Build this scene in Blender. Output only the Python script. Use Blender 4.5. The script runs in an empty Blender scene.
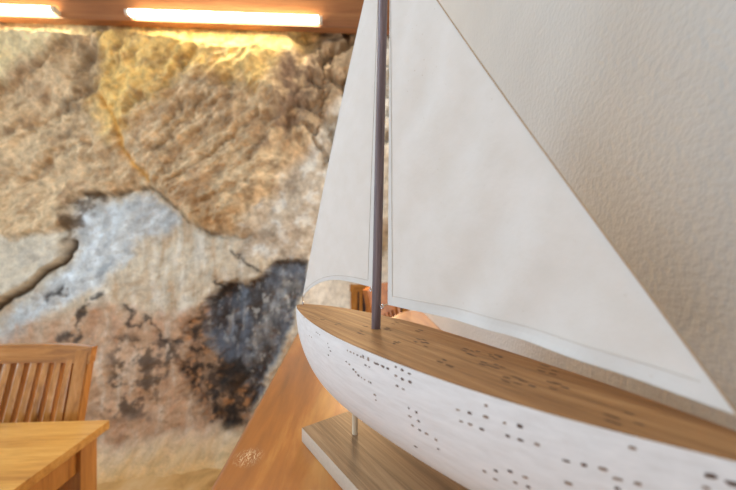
import bpy, bmesh, math, random
import numpy as np
from mathutils import Vector, Matrix, noise as mnoise

random.seed(7)
S = bpy.context.scene
COL = S.collection

# ------------------------------------------------------------------ camera
CAM_Z = 1.33
cam_d = bpy.data.cameras.new('camera')
cam = bpy.data.objects.new('camera', cam_d)
COL.objects.link(cam)
cam.location = (0, 0, CAM_Z)
cam.rotation_euler = (math.radians(90), 0, math.radians(-2.85))
cam_d.sensor_width = 36
cam_d.lens = 15.75
cam_d.clip_start = 0.01
cam_d.dof.use_dof = True
cam_d.dof.focus_distance = 0.40
cam_d.dof.aperture_fstop = 4.0
S.camera = cam

# ------------------------------------------------------------------ world, light, exposure
w = bpy.data.worlds.new('world')
S.world = w
w.use_nodes = True
w.node_tree.nodes['Background'].inputs['Color'].default_value = (0.90, 0.95, 1.0, 1)
w.node_tree.nodes['Background'].inputs['Strength'].default_value = 0.46

def area(name, loc, target, sx, sy, power, col):
    l = bpy.data.lights.new(name, 'AREA')
    l.shape = 'RECTANGLE'; l.size = sx; l.size_y = sy; l.energy = power; l.color = col
    o = bpy.data.objects.new(name, l); COL.objects.link(o)
    o.location = loc
    o.rotation_euler = (Vector(target) - Vector(loc)).to_track_quat('-Z', 'Y').to_euler()
    return o
area('overhead_cool_fill', (-1.25, 0.40, 2.8), (-0.25, 0.5, 1.3), 0.9, 0.9, 18, (0.55, 0.76, 1.0))  # added cool fill from above for the top-down gradient, no skylight there
area('side_cool_fill', (-2.5, 0.9, 1.7), (0.0, 0.6, 1.2), 1.0, 1.1, 13, (0.64, 0.81, 1.0))  # added cool panel at the left, standing in for an unseen window
area('rear_fill', (-1.6, -1.5, 1.3), (-0.2, 1.2, 1.2), 1.6, 1.0, 9, (1.0, 0.94, 0.86))  # added soft fill from behind the camera, source unseen
area('far_warm_fill', (0.06, 1.90, 1.38), (0.20, 0.35, 1.16), 0.25, 0.25, 9.5, (1.0, 0.66, 0.34)).data.specular_factor = 0.08  # added warm light hidden behind the sail, no fixture there
area('hollow_fill', (1.6, 2.1, 1.9), (0.1, 2.8, 1.0), 0.8, 0.8, 26, (1.0, 0.97, 0.92))  # added unseen light that brightens the rock hollow

S.view_settings.view_transform = 'Standard'
S.view_settings.look = 'None'
S.view_settings.gamma = 1
S.view_settings.use_curve_mapping = False
S.view_settings.exposure = 0.3

# ------------------------------------------------------------------ helpers
def lin(r, g, b):
    f = lambda c: (c / 255 / 12.92) if c / 255 <= 0.04045 else ((c / 255 + 0.055) / 1.055) ** 2.4
    return (f(r), f(g), f(b), 1)

class NT:
    def __init__(self, name):
        self.m = bpy.data.materials.new(name); self.m.use_nodes = True
        self.t = self.m.node_tree; self.b = self.t.nodes['Principled BSDF']
        self.out = self.t.nodes['Material Output']
    def n(self, typ, **kw):
        nd = self.t.nodes.new(typ)
        for k, v in kw.items():
            if k in nd.inputs: nd.inputs[k].default_value = v
            else: setattr(nd, k, v)
        return nd
    def l(self, a, b): self.t.links.new(a, b)
    def coords(self, scale=(1, 1, 1), rot=(0, 0, 0)):
        tc = self.n('ShaderNodeTexCoord'); mp = self.n('ShaderNodeMapping')
        mp.inputs['Scale'].default_value = scale; mp.inputs['Rotation'].default_value = rot
        self.l(tc.outputs['Object'], mp.inputs['Vector']); return mp.outputs['Vector']
    def noise(self, vec, scale, detail=4, rough=0.5, dist=0.0):
        nd = self.n('ShaderNodeTexNoise', Scale=scale, Detail=detail, Roughness=rough, Distortion=dist)
        self.l(vec, nd.inputs['Vector']); return nd.outputs['Fac']
    def ramp(self, fac, stops):
        r = self.n('ShaderNodeValToRGB'); e = r.color_ramp.elements
        while len(e) < len(stops): e.new(0.5)
        for el, (p, c) in zip(e, stops): el.position = p; el.color = c
        self.l(fac, r.inputs['Fac']); return r.outputs['Color']
    def mix(self, fac, a, b, mode='MIX'):
        m = self.n('ShaderNodeMix', data_type='RGBA', blend_type=mode)
        for s, v in ((0, fac), (6, a), (7, b)):
            if hasattr(v, 'default_value') or hasattr(v, 'links'): self.l(v, m.inputs[s])
            else: m.inputs[s].default_value = v
        return m.outputs[2]
    def bump(self, h, strength, dist, prev=None):
        b = self.n('ShaderNodeBump', Strength=strength, Distance=dist)
        self.l(h, b.inputs['Height'])
        if prev is not None: self.l(prev, b.inputs['Normal'])
        return b.outputs['Normal']

def wood(name, dark, mid, light, grain=(1, 1, 0.06), scale=60, rough=0.4, bump=0.15, coat=0.0, big=0.35):
    """grain = stretch per axis (small value = along the fibres)"""
    t = NT(name)
    v = t.coords(grain)
    a = t.noise(v, scale, 6, 0.62, 0.6)
    b = t.noise(v, scale * 0.16, 3, 0.5, 1.2)
    c = t.noise(v, scale * 5, 3, 0.6)
    mixf = t.n('ShaderNodeMath', operation='MULTIPLY_ADD'); t.l(a, mixf.inputs[0]); mixf.inputs[1].default_value = 1 - big
    mb = t.n('ShaderNodeMath', operation='MULTIPLY'); t.l(b, mb.inputs[0]); mb.inputs[1].default_value = big
    t.l(mb.outputs[0], mixf.inputs[2])
    col = t.ramp(mixf.outputs[0], [(0.32, dark), (0.5, mid), (0.68, light)])
    fine = t.ramp(c, [(0.3, (0.78, 0.78, 0.78, 1)), (0.6, (1, 1, 1, 1))])
    t.l(t.mix(0.6, col, fine, 'MULTIPLY'), t.b.inputs['Base Color'])
    t.b.inputs['Roughness'].default_value = rough
    t.b.inputs['Coat Weight'].default_value = coat
    t.b.inputs['Coat Roughness'].default_value = 0.18
    t.l(t.bump(a, bump, 0.002), t.b.inputs['Normal'])
    return t.m

def counter_wood():
    m = wood('varnished_counter_wood', lin(100, 50, 8), lin(170, 98, 24), lin(224, 168, 84), (1, 0.13, 1), 20, 0.36, 0.3, 0.7, 0.6)
    t = NT.__new__(NT); t.m = m; t.t = m.node_tree; t.b = t.t.nodes['Principled BSDF']
    t.b.inputs['Coat Roughness'].default_value = 0.2; 
    v = t.coords()
    dn = t.n('ShaderNodeVectorMath', operation='DISTANCE'); t.l(v, dn.inputs[0]); dn.inputs[1].default_value = (-0.122 - 0.05, 0.386 - 0.3, 1.08)
    near = t.ramp(dn.outputs['Value'], [(0.004, (0.8, 0.8, 0.8, 1)), (0.019, (0, 0, 0, 1))])
    lines = t.ramp(t.noise(t.coords((1, 0.35, 1), (0, 0, 0.6)), 230, 3, 0.6, 2.5), [(0.5, (0, 0, 0, 1)), (0.6, (1, 1, 1, 1))])
    mk = t.mix(1.0, near, lines, 'MULTIPLY')
    old = t.b.inputs['Base Color'].links[0].from_socket
    t.l(t.mix(mk, old, lin(238, 214, 176)), t.b.inputs['Base Color'])
    return m

def plain(name, col, rough=0.5, metal=0.0, nscale=80, var=0.12):
    t = NT(name)
    f = t.noise(t.coords(), nscale, 4, 0.6)
    d = tuple(c * (1 - var) for c in col[:3]) + (1,)
    t.l(t.mix(f, d, col), t.b.inputs['Base Color'])
    t.b.inputs['Roughness'].default_value = rough; t.b.inputs['Metallic'].default_value = metal
    return t.m

def mesh_obj(name, bm, mats, parent=None, smooth=True, autosmooth=None):
    me = bpy.data.meshes.new(name); bm.normal_update(); bm.to_mesh(me); bm.free()
    o = bpy.data.objects.new(name, me); COL.objects.link(o)
    for m in (mats if isinstance(mats, (list, tuple)) else [mats]): me.materials.append(m)
    if smooth:
        for p in me.polygons: p.use_smooth = True
        me.set_sharp_from_angle(angle=math.radians(autosmooth or 35))
    if parent: o.parent = parent
    return o

def thing(name, label, cat, loc=(0, 0, 0), rz=0, group=None):
    o = bpy.data.objects.new(name, None); COL.objects.link(o)
    o.empty_display_size = 0.05
    o.location = loc; o.rotation_euler = (0, 0, rz)
    o['label'] = label; o['category'] = cat
    if group: o['group'] = group
    return o

def structure(o, label=None):
    o['kind'] = 'structure'
    if label: o['label'] = label
    return o

def add_box(bm, lo, hi, bev=0.0, seg=2, mat=None):
    r = bmesh.ops.create_cube(bm, size=1.0)
    vs = r['verts']
    c = [(a + b) / 2 for a, b in zip(lo, hi)]; s = [abs(b - a) for a, b in zip(lo, hi)]
    for v in vs: v.co = Vector((c[0] + v.co.x * s[0], c[1] + v.co.y * s[1], c[2] + v.co.z * s[2]))
    if mat is not None: bmesh.ops.transform(bm, matrix=mat, verts=vs)
    if bev > 0:
        es = list({e for v in vs for e in v.link_edges})
        bmesh.ops.bevel(bm, geom=es, offset=bev, segments=seg, profile=0.6, affect='EDGES')

def box(name, lo, hi, m, parent=None, bev=0.003, seg=2):
    bm = bmesh.new(); add_box(bm, lo, hi, bev, seg); return mesh_obj(name, bm, m, parent)

def bar(name, p0, p1, wx, wy, m, parent=None, bev=0.003, side=(1, 0, 0)):
    """rectangular bar from p0 to p1; wx = width along `side`, wy = the other"""
    p0, p1 = Vector(p0), Vector(p1); z = (p1 - p0); L = z.length; z.normalize()
    x = Vector(side); x = (x - z * x.dot(z)).normalized(); y = z.cross(x)
    M = Matrix((x, y, z)).transposed().to_4x4(); M.translation = (p0 + p1) / 2
    bm = bmesh.new(); add_box(bm, (-wx / 2, -wy / 2, -L / 2), (wx / 2, wy / 2, L / 2), 0, mat=M)
    bmesh.ops.bevel(bm, geom=list(bm.edges), offset=bev, segments=2, profile=0.6, affect='EDGES')
    return mesh_obj(name, bm, m, parent)

def add_tube(bm, pts, r, seg=12, caps=True, closed=False):
    pts = [Vector(p) for p in pts]; n = len(pts); rings = []
    rr = r if isinstance(r, (list, tuple)) else [r] * n
    up = None
    for i, p in enumerate(pts):
        a = pts[(i - 1) % n] if (closed or i > 0) else p
        b = pts[(i + 1) % n] if (closed or i < n - 1) else p
        t = (b - a).normalized()
        if up is None:
            up = Vector((0, 0, 1)) if abs(t.z) < 0.9 else Vector((1, 0, 0))
        u = (up - t * up.dot(t)).normalized(); up = u; v = t.cross(u)
        rings.append([bm.verts.new(p + (u * math.cos(2 * math.pi * k / seg) + v * math.sin(2 * math.pi * k / seg)) * rr[i]) for k in range(seg)])
    m = n if closed else n - 1
    for i in range(m):
        A, B = rings[i], rings[(i + 1) % n]
        for k in range(seg): bm.faces.new((A[k], A[(k + 1) % seg], B[(k + 1) % seg], B[k]))
    if caps and not closed:
        bm.faces.new(list(reversed(rings[0]))); bm.faces.new(rings[-1])

def tube(name, pts, r, m, parent=None, seg=12):
    bm = bmesh.new(); add_tube(bm, pts, r, seg); return mesh_obj(name, bm, m, parent, autosmooth=50)

# ------------------------------------------------------------------ materials
M_COUNTER = counter_wood()
M_CHAIR = wood('honey_chair_wood', lin(136, 84, 34), lin(190, 128, 60), lin(212, 154, 88), (1, 1, 0.08), 50, 0.25, 0.08, 0.4)
M_CHAIRX = wood('honey_chair_rail_wood', lin(136, 84, 34), lin(190, 128, 60), lin(212, 154, 88), (0.08, 1, 1), 50, 0.25, 0.08, 0.4)
M_RED = wood('reddish_chair_wood', lin(116, 62, 22), lin(166, 98, 40), lin(190, 122, 58), (0.3, 1, 0.3), 50, 0.25, 0.08, 0.4)
M_TABLE = wood('golden_table_wood', lin(166, 112, 46), lin(204, 152, 74), lin(220, 174, 100), (0.08, 1, 1), 40, 0.42, 0.06, 0.25)
M_TABLEL = wood('golden_table_leg_wood', lin(144, 92, 38), lin(184, 126, 58), lin(202, 146, 76), (1, 1, 0.08), 40, 0.42, 0.06, 0.2)
M_BEAM = wood('brown_beam_wood', lin(108, 66, 36), lin(148, 94, 54), lin(172, 116, 70), (0.06, 1, 1), 30, 0.5, 0.1)
M_DECK = wood('brown_deck_wood', lin(108, 70, 36), lin(154, 108, 62), lin(184, 138, 88), (1, 0.05, 1), 190, 0.68, 0.3, 0.0, 0.35)
M_BASE = wood('grey_brown_base_wood', lin(98, 72, 46), lin(144, 112, 78), lin(172, 140, 104), (1, 0.04, 1), 130, 0.6, 0.3, 0.0, 0.35)
M_MAST = wood('dark_mast_wood', lin(74, 58, 58), lin(112, 94, 96), lin(140, 122, 124), (1, 1, 0.04), 300, 0.38, 0.2)
M_DOWEL = wood('pale_dowel_wood', lin(206, 186, 156), lin(226, 210, 184), lin(236, 224, 200), (1, 1, 0.05), 300, 0.6, 0.1)
M_PIT = plain('dark_pit_wood', lin(92, 66, 50), 0.8)
M_PIT2 = plain('faded_pit_wood', lin(150, 126, 108), 0.8)
M_PIT3 = plain('brown_pit_wood', lin(98, 66, 40), 0.8)
M_STEEL = plain('steel', lin(215, 215, 215), 0.25, 1.0)
M_CORD = plain('tan_cord', lin(190, 158, 120), 0.8, nscale=900, var=0.3)
M_DARKGAP = plain('dark_plastic', lin(60, 55, 50), 0.5)

def white_paint():
    t = NT('whitewashed_hull_paint')
    v = t.coords((1, 0.12, 1))
    g = t.noise(v, 220, 5, 0.65, 0.3)
    wear = t.noise(t.coords((1, 0.35, 1)), 75, 6, 0.72)
    blot = t.noise(t.coords(), 14, 2, 0.5)
    add = t.n('ShaderNodeMath', operation='MULTIPLY'); t.l(wear, add.inputs[0]); t.l(blot, add.inputs[1])
    mask = t.ramp(add.outputs[0], [(0.42, (0, 0, 0, 1)), (0.45, (1, 1, 1, 1))])
    base = t.ramp(g, [(0.3, lin(220, 218, 217)), (0.55, lin(230, 229, 229)), (0.8, lin(238, 237, 236))])
    t.l(t.mix(mask, base, lin(182, 152, 124)), t.b.inputs['Base Color'])
    t.b.inputs['Roughness'].default_value = 0.6
    n1 = t.bump(g, 0.25, 0.001)
    t.l(t.bump(wear, 0.2, 0.001, n1), t.b.inputs['Normal'])
    return t.m
M_WHITE = white_paint()

def sail_cloth(name='cream_sail_cloth', through=0.33):
    t = NT(name)
    v = t.coords()
    f = t.noise(v, 40, 5, 0.6); sp = t.noise(v, 520, 2, 0.5)
    base = t.ramp(f, [(0.3, lin(236, 232, 226)), (0.7, lin(241, 238, 234))])
    sm = t.ramp(sp, [(0.2, (1, 1, 1, 1)), (0.26, (0, 0, 0, 1))])
    col = t.mix(sm, base, lin(190, 168, 140))
    t.l(col, t.b.inputs['Base Color']); t.b.inputs['Roughness'].default_value = 0.9
    wv = t.noise(t.coords((1, 1, 0.4)), 1400, 2, 0.5)
    fold = t.noise(t.coords((1, 1, 1), (0.6, 0, 0)), 60, 3, 0.5)
    n = t.bump(wv, 0.25, 0.0005); n = t.bump(fold, 0.25, 0.002, n)
    t.l(n, t.b.inputs['Normal'])
    tr = t.n('ShaderNodeBsdfTranslucent'); t.l(col, tr.inputs['Color']); t.l(n, tr.inputs['Normal'])
    mx = t.n('ShaderNodeMixShader'); mx.inputs[0].default_value = through
    t.l(t.b.outputs[0], mx.inputs[1]); t.l(tr.outputs[0], mx.inputs[2]); t.l(mx.outputs[0], t.out.inputs['Surface'])
    return t.m
M_SAIL = sail_cloth()
M_HEM = sail_cloth('doubled_sail_cloth', 0.25)

def plaster():
    t = NT('white_wall_plaster')
    v = t.coords()
    a = t.noise(v, 170, 1, 0.4, 0.0); b = t.noise(v, 40, 2, 0.5, 0.2); c = t.noise(v, 5, 3)
    d = t.noise(t.coords((1, 1, 0.35), (0.7, 0, 0)), 45, 4, 0.6, 1.0)
    col = t.ramp(c, [(0.3, lin(180, 177, 171)), (0.7, lin(190, 187, 181))])
    t.l(col, t.b.inputs['Base Color']); t.b.inputs['Roughness'].default_value = 0.75
    ridge = t.ramp(d, [(0.46, (0, 0, 0, 1)), (0.5, (1, 1, 1, 1)), (0.62, (0.2, 0.2, 0.2, 1))])
    n = t.bump(a, 0.5, 0.0024); n = t.bump(b, 0.2, 0.006, n); n = t.bump(ridge, 0.05, 0.0015, n)
    t.l(n, t.b.inputs['Normal'])
    return t.m
M_WALL = plaster()

def floor_mat():
    t = NT('tan_stone_floor')
    v = t.coords()
    a = t.noise(v, 5, 6, 0.6, 0.5); b = t.noise(v, 40, 4)
    t.l(t.ramp(a, [(0.3, lin(176, 130, 74)), (0.5, lin(216, 174, 112)), (0.7, lin(230, 200, 150))]), t.b.inputs['Base Color'])
    t.b.inputs['Roughness'].default_value = 0.35
    t.l(t.bump(b, 0.1, 0.003), t.b.inputs['Normal'])
    return t.m

def rock_mat():
    t = NT('natural_rock')
    at = t.n('ShaderNodeAttribute', attribute_name='stone_tint')
    v = t.coords()
    f = t.noise(v, 15, 8, 0.62, 0.4); g = t.noise(v, 110, 4, 0.65)
    m1 = t.ramp(f, [(0.3, (0.72, 0.71, 0.70, 1)), (0.5, (1, 1, 1, 1)), (0.72, (1.18, 1.15, 1.10, 1))])
    m2 = t.ramp(g, [(0.3, (0.8, 0.78, 0.76, 1)), (0.6, (1.06, 1.06, 1.06, 1))])
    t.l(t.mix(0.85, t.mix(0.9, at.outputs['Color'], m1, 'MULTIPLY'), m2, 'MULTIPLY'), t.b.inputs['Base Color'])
    t.b.inputs['Roughness'].default_value = 0.75
    n = t.bump(f, 0.25, 0.02); n = t.bump(g, 0.12, 0.006, n)
    t.l(n, t.b.inputs['Normal'])
    return t.m

# ------------------------------------------------------------------ setting: floor, walls, ceiling, beam
WALL_X = 0.264
bm = bmesh.new(); add_box(bm, (-3.2, -2.2, -0.1), (1.4, 3.6, 0.0))
structure(mesh_obj('floor', bm, floor_mat(), smooth=False), 'tan stone floor')
bm = bmesh.new(); add_box(bm, (WALL_X, -2.2, 0.0), (WALL_X + 0.10, 1.45, 2.98), 0.006)
structure(mesh_obj('wall_right', bm, M_WALL, smooth=False), 'rough white plaster wall')
bm = bmesh.new(); add_box(bm, (-3.0, -0.2, 2.98), (1.4, 3.4, 3.06))
structure(mesh_obj('ceiling', bm, plain('white_ceiling_paint', lin(222, 214, 202), 0.8, nscale=8), smooth=False))
bm = bmesh.new(); add_box(bm, (-3.0, 1.92, 2.622), (1.25, 1.975, 2.97), 0.006)
structure(mesh_obj('ceiling_beam', bm, M_BEAM), 'brown wooden beam above the rock wall')

# ------------------------------------------------------------------ the natural rock wall
def perlin(x, y, seed):
    rs = np.random.RandomState(seed); perm = rs.permutation(256); ang = rs.rand(256) * 2 * np.pi
    xi = np.floor(x).astype(int); yi = np.floor(y).astype(int); xf = x - xi; yf = y - yi
    u = xf ** 3 * (xf * (xf * 6 - 15) + 10); v = yf ** 3 * (yf * (yf * 6 - 15) + 10)
    def g(i, j, dx, dy):
        h = ang[perm[(perm[i & 255] + j) & 255]]; return np.cos(h) * dx + np.sin(h) * dy
    a = g(xi, yi, xf, yf); b = g(xi + 1, yi, xf - 1, yf); c = g(xi, yi + 1, xf, yf - 1); d = g(xi + 1, yi + 1, xf - 1, yf - 1)
    return ((a + u * (b - a)) * (1 - v) + (c + u * (d - c)) * v) * 1.5
def fbm(x, y, seed, octv=5, gain=0.5):
    s = 0; a = 1.0; t = 0
    for o in range(octv):
        s = s + a * perlin(x * 2 ** o, y * 2 ** o, seed + o); t += a; a *= gain
    return s / t
def ridged(x, y, seed, octv=4):
    s = 0; a = 1.0; t = 0
    for o in range(octv):
        s = s + a * (1 - np.abs(perlin(x * 2 ** o, y * 2 ** o, seed + o)) * 2); t += a; a *= 0.55
    return s / t
def seg_dist(x, y, pts):
    best = np.full(x.shape, 1e9)
    for (ax, ay), (bx, by) in zip(pts[:-1], pts[1:]):
        dx, dy = bx - ax, by - ay; L = dx * dx + dy * dy + 1e-12
        k = np.clip(((x - ax) * dx + (y - ay) * dy) / L, 0, 1)
        best = np.minimum(best, np.hypot(x - ax - k * dx, y - ay - k * dy))
    return best
def inside(x, y, pts):
    r = np.zeros(x.shape, bool); n = len(pts)
    for i in range(n):
        (ax, ay), (bx, by) = pts[i], pts[(i + 1) % n]
        if ay == by: continue
        c = ((ay > y) != (by > y)) & (x < (bx - ax) * (y - ay) / (by - ay) + ax); r ^= c
    return r
def sstep(e0, e1, v):
    t = np.clip((v - e0) / (e1 - e0), 0, 1); return t * t * (3 - 2 * t)
def patch(x, y, pts, soft):
    d = seg_dist(x, y, list(pts) + [pts[0]]); d = np.where(inside(x, y, pts), d, -d)
    return sstep(-soft, soft, d)
def voronoi_edge(x, y, cell, seed):
    gx = x / cell; gy = y / cell; xi = np.floor(gx).astype(int); yi = np.floor(gy).astype(int)
    d1 = np.full(x.shape, 9.0); d2 = np.full(x.shape, 9.0)
    for i in (-1, 0, 1):
        for j in (-1, 0, 1):
            cx = xi + i; cy = yi + j
            h = np.sin(cx * 127.1 + cy * 311.7 + seed) * 43758.5453; h2 = np.sin(cx * 269.5 + cy * 183.3 + seed) * 43758.5453
            d = np.hypot(cx + (h - np.floor(h)) - gx, cy + (h2 - np.floor(h2)) - gy)
            d2 = np.where(d < d1, d1, np.minimum(d2, d)); d1 = np.minimum(d1, d)
    return d2 - d1

def build_rock():
    nx, nz = 640, 480
    x0, x1, z0, z1 = -2.75, 1.2, -0.06, 2.96
    X, Z = np.meshgrid(np.linspace(x0, x1, nx), np.linspace(z0, z1, nz))
    w1 = fbm(X * 5, Z * 5, 11, 4); w2 = fbm(X * 5, Z * 5, 31, 4)
    xs = X + 0.05 * w1; zs = Z + 0.05 * w2              # wavy coordinates: natural outlines
    v1 = fbm(X * 16, Z * 16, 51, 4, 0.6); v2 = fbm(X * 16, Z * 16, 71, 4, 0.6)
    xr = xs + 0.035 * v1; zr = zs + 0.035 * v2          # rougher outlines for the stains
    # diagonal bedding frame for ridges
    ca, sa = math.cos(0.62), math.sin(0.62)
    A = X * ca + Z * sa; B = -X * sa + Z * ca
    # --- shape
    upper = patch(xs, zs, [(-2.577, 1.346), (-2.024, 1.370), (-1.826, 1.383), (-1.735, 1.466), (-1.725, 1.584), (-1.622, 1.646), (-1.244, 1.669), (-1.143, 1.535), (-0.930, 1.412), (-0.660, 1.414), (-0.473, 1.757), (-0.181, 2.171), (0.138, 2.537), (0.336, 3.325), (-2.577, 2.888)], 0.035)
    boulder = patch(xs, zs, [(-1.355, 2.705), (-0.345, 2.758), (-0.371, 2.357), (-0.585, 1.754), (-0.811, 1.452), (-1.046, 1.499), (-1.233, 1.719), (-1.387, 2.043), (-1.452, 2.330)], 0.07)
    left_b = patch(xs, zs, [(-2.577, 1.357), (-1.735, 1.371), (-1.725, 1.265), (-1.877, 1.126), (-2.024, 1.013), (-2.577, 0.647)], 0.03)
    rubble = patch(xs, zs, [(-0.280, 2.498), (-0.081, 2.802), (0.336, 2.905), (0.279, 1.992), (-0.148, 1.836), (-0.345, 2.160)], 0.05)
    blue = patch(xr, zr, [(-0.325, 1.217), (-0.441, 1.218), (-0.585, 1.135), (-0.721, 1.079), (-0.853, 1.056), (-0.971, 0.920), (-0.959, 0.698), (-0.745, 0.494), (-0.660, 0.261), (-0.548, 0.513), (-0.435, 0.736), (-0.345, 0.965)], 0.03)
    brown = patch(xr, zr, [(-0.793, 1.055), (-0.959, 0.932), (-1.063, 0.823), (-1.121, 0.551), (-1.040, 0.326), (-0.924, 0.145), (-0.684, 0.083), (-0.623, 0.356), (-0.684, 0.716)], 0.035)
    folds = np.zeros(X.shape)
    for k, (pts, wd) in enumerate((([(-1.559, 2.333), (-1.420, 2.442), (-1.311, 2.551), (-1.244, 2.681)], .03), ([(-1.527, 2.203), (-1.376, 2.288), (-1.233, 2.423)], .025), ([(-1.622, 2.434), (-1.516, 2.565), (-1.452, 2.693)], .035),
            ([(-0.629, 1.882), (-0.485, 2.177), (-0.358, 2.465), (-0.175, 2.683)], .035), ([(-0.422, 2.076), (-0.371, 2.278), (-0.267, 2.379)], .03), ([(-0.371, 2.636), (-0.135, 2.633), (-0.013, 2.700)], .025), ([(-0.241, 2.475), (-0.013, 2.591)], .02), ([(-0.306, 2.243), (-0.135, 2.120)], .025), ([(-0.332, 1.962), (-0.371, 2.159)], .03),
            ([(-1.300, 2.085), (-1.075, 2.262), (-0.924, 2.439), (-0.877, 2.558)], .022), ([(-1.200, 1.906), (-0.959, 2.120), (-0.721, 2.316)], .02), ([(-1.052, 1.750), (-0.805, 1.938), (-0.573, 2.158)], .022), ([(-0.959, 1.576), (-0.696, 1.750)], .025), ([(-1.121, 2.034), (-1.017, 2.166)], .02), ([(-0.865, 2.126), (-0.745, 2.224)], .02), ([(-1.132, 1.797), (-1.040, 1.876)], .025),
            ([(-2.024, 2.188), (-1.816, 2.286), (-1.559, 2.513)], .02), ([(-1.985, 1.983), (-1.725, 2.093), (-1.538, 2.202)], .02), ([(-1.926, 1.708), (-1.674, 1.895), (-1.538, 1.925)], .02))):
        folds = np.maximum(folds, np.exp(-(seg_dist(xr, zr, pts) / wd) ** 2))
    foot = sstep(0.16, -0.02, zs - 0.02 * w1)
    rd = ridged(A * 3.2, B * 9, 90, 4); rd2 = ridged(A * 6, B * 14, 120, 4)
    D = 0.10 * fbm(X * 1.1, Z * 1.1, 200, 3) + 0.025 * fbm(X * 4, Z * 4, 210, 4)
    D += 0.04 * upper + 0.06 * boulder + 0.05 * left_b - 0.05 * blue - 0.03 * brown
    D += (0.03 * rd + 0.008 * rd2 + 0.05 * fbm(A * 3, B * 5, 250, 5, 0.6)) * upper * (0.4 + 0.6 * boulder) + 0.006 * rd2
    ve = voronoi_edge(xs + 0.05 * v1 + 0.03 * w1, zs + 0.05 * v2, 0.17, 3.1)
    D += rubble * (0.09 * np.clip(ve * 2.0, 0, 1) - 0.06)
    crack = seg_dist(xs, zs, [(-2.168, 0.892), (-2.024, 1.013), (-1.916, 1.086), (-1.816, 1.177), (-1.735, 1.247), (-1.699, 1.342)])
    crack2 = seg_dist(xs, zs, [(-1.725, 1.584), (-1.622, 1.640), (-1.452, 1.657), (-1.244, 1.675), (-1.188, 1.634), (-1.075, 1.486), (-0.930, 1.406), (-0.721, 1.382)])
    ochre = seg_dist(xs, zs, [(-1.452, 2.178), (-1.393, 2.055), (-1.366, 1.910), (-1.322, 1.814), (-1.244, 1.731)])
    D -= 0.035 * np.exp(-(crack / 0.014) ** 2) + 0.02 * np.exp(-(crack2 / 0.02) ** 2) + 0.02 * np.exp(-(ochre / 0.02) ** 2)
    D -= 0.026 * folds
    D += 0.22 * foot ** 1.5
    D += (0.025 + 0.02 * upper) * fbm(X * 4.5, Z * 4.5, 230, 4, 0.46)
    lean = 0.0
    Y = 2.14 + 0.12 * (X + 1) - D + lean
    Y = Y - 0.16 * sstep(1.9, 2.65, Z)
    Y = np.where(Z > 2.5, np.maximum(Y, 1.985 + 0.02 * v1), Y)
    Y = Y + 0.75 * sstep(-0.36, -0.02, X + 0.03 * w1) * sstep(1.55, 1.25, Z + 0.05 * w2)
    # --- colour of the stone, plus painted tube glow
    C = np.empty(X.shape + (3,)); C[:] = lin(202, 176, 138)[:3]
    def put(mask, rgb, k=1.0):
        m = (np.clip(mask, 0, 1) * k)[..., None]; C[:] = C * (1 - m) + np.array(lin(*rgb)[:3]) * m
    n1 = fbm(X * 3.5, Z * 3.5, 300, 5, 0.6); n2 = fbm(A * 4, B * 11, 320, 5, 0.6); n3 = fbm(X * 9, Z * 9, 340, 5, 0.65)
    nv = fbm(X * 14, Z * 2.6, 360, 5, 0.6)
    put(sstep(0.0, 0.35, n1), (180, 150, 116), 0.7)
    put(sstep(0.05, 0.4, n2), (206, 182, 146), 0.7)
    put(sstep(0.08, 0.4, -n2), (150, 112, 72), 0.6)
    put(sstep(0.1, 0.4, fbm(X * 4, Z * 4, 380, 4)), (192, 154, 108), 0.5)
    tube_glow = patch(xr, zr, [(-1.398, 2.761), (-0.148, 2.915), (-0.267, 2.620), (-0.441, 2.510), (-0.585, 2.301), (-0.769, 2.363), (-0.982, 2.333), (-1.160, 2.206), (-1.300, 2.097), (-1.431, 1.967), (-1.484, 2.134), (-1.366, 2.423)], 0.09)  # golden light of the tubes painted into the upper stone colour
    put(tube_glow, (228, 192, 114), 0.85); put(tube_glow * sstep(0.05, 0.3, n2 + 0.4 * n3), (232, 206, 146), 0.7); put(tube_glow * sstep(0.05, 0.3, -n2 + 0.4 * n3), (164, 118, 54), 0.8)
    put(upper * sstep(0.12, 0.32, n2 + 0.5 * v1), (140, 106, 68), 0.6)
    put(patch(xr, zr, [(-2.308, 2.087), (-2.024, 2.234), (-1.725, 2.424), (-1.452, 2.633), (-1.674, 2.643), (-1.926, 2.521), (-2.308, 2.368)], 0.05), (226, 210, 166), 0.95)
    put(patch(xr, zr, [(-1.516, 2.710), (-1.244, 2.706), (-1.366, 2.337), (-1.452, 2.087), (-1.674, 1.895), (-1.776, 1.948), (-1.580, 2.319)], 0.06) * sstep(-0.25, 0.2, n3), (122, 98, 68), 0.75)
    put(sstep(0.15, 0.45, -rd + 0.75) * boulder, (142, 106, 66), 0.45)
    put(folds * sstep(-0.35, 0.1, n3), (120, 90, 58), 0.5)
    put(tube_glow * sstep(-0.2, 0.2, n1 + 0.6 * v2), (230, 192, 112), 0.6)
    put(rubble, (150, 126, 100), 0.7); put(rubble * sstep(0.16, 0.02, ve) * sstep(-0.3, 0.2, n3), (88, 68, 48), 0.8)
    put(patch(xr, zr, [(-0.422, 2.551), (-0.227, 2.570), (-0.306, 2.163), (-0.422, 2.023), (-0.585, 1.949), (-0.473, 2.218)], 0.05) * sstep(-0.3, 0.1, n3), (112, 88, 70), 0.8)
    streak = patch(xr, zr, [(-0.148, 2.187), (0.336, 2.205), (0.336, 1.190), (-0.345, 1.191), (-0.769, 1.247), (-0.721, 1.440), (-0.585, 1.623), (-0.396, 1.859)], 0.05)
    put(streak, (186, 174, 156), 0.85); put(streak * sstep(0.0, 0.3, n3), (216, 212, 202), 0.8)
    put(streak * sstep(0.05, 0.35, -n3), (140, 122, 102), 0.6)
    low = 1 - np.clip(upper + streak, 0, 1)
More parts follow.
